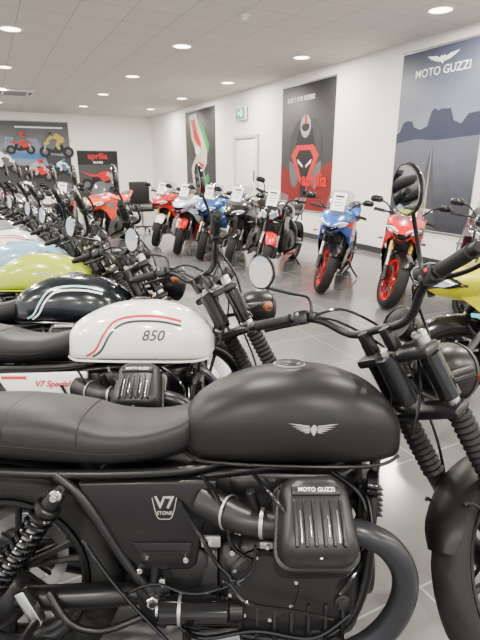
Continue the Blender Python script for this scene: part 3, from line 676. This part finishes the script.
G['p_mtn2']=mat_grad('poster_plain',[(0,(.012,.013,.018)),(.5,(.03,.034,.05)),(1.,(.085,.095,.13))],1.3,noise=.3,nscale=5)
G['p_sky']=mat_grad('poster_sky',[(0,(.04,.042,.05)),(.42,(.09,.095,.11)),(.55,(.20,.22,.28)),(.75,(.11,.125,.18)),(1.,(.05,.06,.10))],2.5,noise=.12)
G['p_dark']=mat_grad('poster_dark',[(0,(.02,.02,.023)),(.4,(.035,.035,.038)),(.7,(.018,.018,.02)),(1.,(.008,.008,.009))],2.5,noise=.3,nscale=2)
G['p_track']=mat_grad('poster_track',[(0,(.04,.04,.05)),(.35,(.12,.14,.17)),(.6,(.20,.235,.29)),(1.,(.07,.075,.09))],2.4,noise=.4,nscale=1.5)
def ell(cx,cy,rx,ry,n=28,a0=0,a1=360): return [(cx+rx*math.cos(math.radians(a0+(a1-a0)*i/n)),cy+ry*math.sin(math.radians(a0+(a1-a0)*i/n))) for i in range(n+(a1-a0<360))]
def bike2d(pl,cx,cy,s,c1,c2,fl=1):
    q=lambda pts:[(cx+fl*x*s,cy+y*s) for x,y in pts]
    for wx in(-.42,.42):
        pl(q([(wx+x,-.3+y) for x,y in ell(0,0,.2,.2)]),'p_black'); pl(q([(wx+x,-.3+y) for x,y in ell(0,0,.10,.10,14)]),'p_grey')
    pl(q([(-.30,-.25),(-.1,-.35),(.22,-.32),(.36,-.1),(.2,.06),(-.2,.02)]),'p_black')
    pl(q([(-.62,.16),(-.35,.05),(-.1,.02),(.1,.12),(.32,.14),(.52,-.02),(.38,-.14),(.12,-.22),(.0,-.06),(-.3,-.03)]),c1)
    pl(q([(.30,.12),(.46,.0),(.40,-.08),(.22,.0)]),c2)
    pl(q([(.40,-.02),(.47,-.28),(.43,-.30),(.35,-.04)]),'p_lgrey')
def rider2d(pl,cx,cy,s,c1,c2,fl=1):
    bike2d(pl,cx,cy,s,c1,c2,fl); q=lambda pts:[(cx+fl*x*s,cy+y*s) for x,y in pts]
    pl(q([(-.30,.06),(-.28,.22),(-.05,.36),(.14,.32),(.34,.14),(.28,.08),(.10,.18),(-.05,.12),(.02,-.10),(-.06,-.22),(-.14,-.2),(-.1,.0)]),c2 if c2!='p_black' else 'p_grey')
    pl(q([(.13+x,.37+y) for x,y in ell(0,0,.11,.12,18)]),c1); pl(q([(.14,.40),(.24,.37),(.22,.32),(.14,.34)]),'p_black')
def guzzi(w,h,pl,tx):
    pl([(0,1.1),(.0,1.42),(.06,1.44),(.12,1.57),(.18,1.6),(.30,1.59),(.35,1.5),(.48,1.46),(.60,1.50),(.66,1.70),(.72,1.74),(.78,1.70),(.84,1.72),(1.0,1.71),(1.07,1.55),(1.2,1.5),(1.3,1.62),(w,1.64),(w,1.1)],'p_mtn1')
    pl([(0,.0),(0,1.28),(.4,1.33),(.8,1.3),(w,1.34),(w,0)],'p_mtn2'); pl([(.45,.0),(.735,1.22),(.755,1.22),(.95,0)],'p_road'); pl([(.70,0),(.742,1.2),(.748,1.2),(.74,0)],'p_lgrey')
    tx('MOTO GUZZI',.155,w*.5,2.22,'p_white',.001)
    pl([(w*.5+x*4.2,2.38+y*4.2) for x,y in EAGLE],'p_white')
    tx('V7 STONE',.06,w*.5,.3,'p_white')
def ridr(w,h,pl,tx):
    tx('BUILT FOR RIDERS',.12,w*.38,h-.28,'p_white',.004)
    pl([(0,0),(0,.9),(w*.5,.6),(w,1.0),(w,0)],'p_dred')
    for dx in(-.38,.38): pl([(w*.5+dx+x*.6,y) for x,y in ell(0,.95,.33,.5)],'p_grey')
    pl([(w*.18,1.0),(w*.2,1.5),(w*.34,1.78),(w*.66,1.78),(w*.8,1.5),(w*.82,1.0),(w*.6,.85),(w*.4,.85)],'p_dgrey'); pl([(w*.3,1.2),(w*.36,1.6),(w*.64,1.6),(w*.7,1.2)],'p_black')
    pl(ell(w*.5,1.66,.18,.22),'p_lgrey'); pl(ell(w*.5,1.64,.14,.08),'p_black'); pl([(w*.5-.05,1.7),(w*.5+.05,1.7),(w*.5+.03,1.88),(w*.5-.03,1.88)],'p_red')
    pl([(w*.5-.5,1.1),(w*.5-.3,1.3),(w*.5+.3,1.3),(w*.5+.5,1.1),(w*.5+.15,.55),(w*.5-.15,.55)],'p_red'); pl([(w*.5-.32,1.05),(w*.5-.2,1.2),(w*.5+.2,1.2),(w*.5+.32,1.05),(w*.5+.1,.65),(w*.5-.1,.65)],'p_black'); pl([(w*.5-.25,1.03),(w*.5-.05,.9),(w*.5-.06,.86),(w*.5-.24,.96)],'p_white'); pl([(w*.5+.25,1.03),(w*.5+.05,.9),(w*.5+.06,.86),(w*.5+.24,.96)],'p_white')
    pl(ell(w*.5,.4,.12,.36),'p_black')
    tx('aprilia',.36,w*.70,.62,'p_red',.012)
def swirl(w,h,pl,tx):
    pl([(.35,h*.95),(.9,h*.97),(1.2,h*.8),(1.75,h*.6),(1.7,h*.4),(1.25,h*.25),(1.6,h*.08),(.6,h*.1),(.45,h*.35),(.9,h*.5),(.5,h*.7)],'p_cream')
    pl([(.5,h*.9),(.8,h*.9),(1.0,h*.75),(1.3,h*.62),(1.2,h*.55),(.75,h*.68)],'p_red'); pl([(1.1,h*.9),(1.5,h*.8),(1.9,h*.6),(1.8,h*.5),(1.5,h*.66)],'p_green'); pl([(.6,h*.3),(1.1,h*.42),(1.5,h*.38),(1.0,h*.2)],'p_red'); pl([(.7,h*.16),(1.4,h*.2),(1.8,h*.3),(1.9,h*.2),(1.3,h*.08)],'p_green'); pl(ell(1.0,h*.55,.2,.14),'p_white')
def track(w,h,pl,tx):
    pl([(0,.2),(0,1.2),(w*.5,1.5),(w,1.3),(w,.2)],'p_dgrey'); pl([(w*.42,1.0),(w*.46,1.95),(w*.72,1.9),(w*.80,1.0)],'p_bluegrey'); pl([(w*.44,1.25),(w*.45,1.45),(w*.75,1.4),(w*.77,1.2)],'p_blue')
    pl([(w*.55,2.25),(w*.95,2.25),(w*.95,2.3),(w*.55,2.3)],'p_white')
    rider2d(pl,w*.13,1.75,.85,'p_red','p_dgrey'); rider2d(pl,w*.30,1.95,.75,'p_lgrey','p_black'); rider2d(pl,w*.42,1.15,.85,'p_grey','p_white'); rider2d(pl,w*.58,1.75,.75,'p_red','p_grey')
    rider2d(pl,w*.24,.95,.8,'p_orange','p_dgrey'); rider2d(pl,w*.70,.85,.8,'p_red','p_lgrey'); rider2d(pl,w*.88,1.75,.95,'p_grey','p_yellow',-1); rider2d(pl,w*.91,.95,.6,'p_blue','p_white')
def small(w,h,pl,tx):
    pl([(0,h-.5),(0,h),(w,h),(w,h-.5)],'p_black'); tx('aprilia',.30,w*.5,h-.2,'p_red',.008); tx('RACERS',.10,w*.5,h-.42,'p_white'); bike2d(pl,w*.5,.80,1.1,'p_red','p_lgrey')
poster(13.26,14.78,.5,3.04,'right',guzzi,'p_sky')
poster(9.78,11.62,.55,3.01,'right',ridr,'p_dark')
poster(3.85,6.17,.5,3.04,'right',swirl,'p_dark')
poster(-7.0,-3.07,.45,2.92,'back',track,'p_track')
poster(-2.85,-1.37,.3,1.98,'back',small,'p_dark')

# downlights
G['lampglow']=mat('lamp_diffuser',(1,.88,.68),.4,emit=14)
A=Asm(); A.add('bezel','w',lathe([(0,.16),(-.012,.155),(-.012,.13),(0,.13)],(0,0,0),(0,0,1),32,True)); A.add('diffuser','lampglow',lathe([(-.004,.13),(-.006,.001)],(0,0,0),(0,0,1),32))
DL=A.meshes()
for ri,b in enumerate((-.86,-2.95,-5.35,-7.6,-9.8,-12)):
    for k in range(8):
        a=2.9+2.93*k-((-.05,.1,.2)[ri] if ri<3 else .5)
        e=inst('recessed_downlight',DL,R0@Matrix.Translation((a,b,H)))
        ld=bpy.data.lights.new('downlight_beam','AREA'); ld.shape='DISK'; ld.size=.24; ld.energy=108; ld.color=(1,.925,.82)
        lo=bpy.data.objects.new('lamp',ld); COL.objects.link(lo); lo.parent=e; lo.location=(0,0,-.02)
A=Asm(); A.add('base','w',lathe([(0,.06),(-.02,.058),(-.03,.04),(-.045,.035),(-.05,.001)],(0,0,0),(0,0,1),28)); A.add('grille','greyalu',lathe([(-.031,.042),(-.036,.042),(-.036,.036),(-.031,.036)],(0,0,0),(0,0,1),28,True))
inst('smoke_detector',A.meshes(),R0@Matrix.Translation((13.45,-2.83,H)))
A=Asm(); A.add('cassette','w',box((0,0,-.02),(.85,.85,.04),.01)); A.add('grille','greyalu',box((0,0,-.042),(.5,.5,.008),.002))
for s in(-1,1): A.add('vanes','dark',box((0,s*.34,-.042),(.55,.05,.006),.001)); A.add('vanes','dark',box((s*.34,0,-.042),(.05,.55,.006),.001))
G['dark']=dark
inst('ceiling_air_conditioner',A.meshes(),R0@Matrix.Translation((5.2,-5.0,H)))
# office chair
A=Asm()
for i in range(5):
    a=i*2*math.pi/5; A.add('star_base','satin',tube([(0,0,.1),(.15*math.cos(a),.15*math.sin(a),.1),(.3*math.cos(a),.3*math.sin(a),.07)],[.02,.016,.012])); A.add('castors','gloss',cyl((.3*math.cos(a)-.02,.3*math.sin(a),.03),(.3*math.cos(a)+.02,.3*math.sin(a),.03),.03))
A.add('gas_lift','steel',cyl((0,0,.08),(0,0,.45),.025)); A.add('seat','leather',box((0,0,.5),(.5,.48,.09),.035,None,4)); A.add('back','leather',box((0,.25,.85),(.46,.07,.5),.03,None,4)); A.add('back_stem','satin',tube([(0,.1,.45),(0,.3,.48),(0,.3,.75)],.02))
for s in(-1,1): A.add('armrest','satin',tube([(s*.25,.05,.48),(s*.29,.05,.6),(s*.29,0,.68),(s*.28,-.12,.69)],.016))
inst('office_chair',A.meshes(),place(-2.25,11.3,20,0))

# world
w=bpy.data.worlds.new('daylight'); SC.world=w; w.use_nodes=True; w.node_tree.nodes['Background'].inputs[0].default_value=(.93,.96,1,1); w.node_tree.nodes['Background'].inputs[1].default_value=1.9
# camera
cd=bpy.data.cameras.new('camera'); cd.sensor_fit='VERTICAL'; cd.sensor_height=36; cd.lens=36*481/640; cd.clip_start=.02; cd.clip_end=100
co=bpy.data.objects.new('camera',cd); COL.objects.link(co); co.location=(0,0,1.45); co.rotation_euler=(math.radians(90-17.8),0,0); SC.camera=co
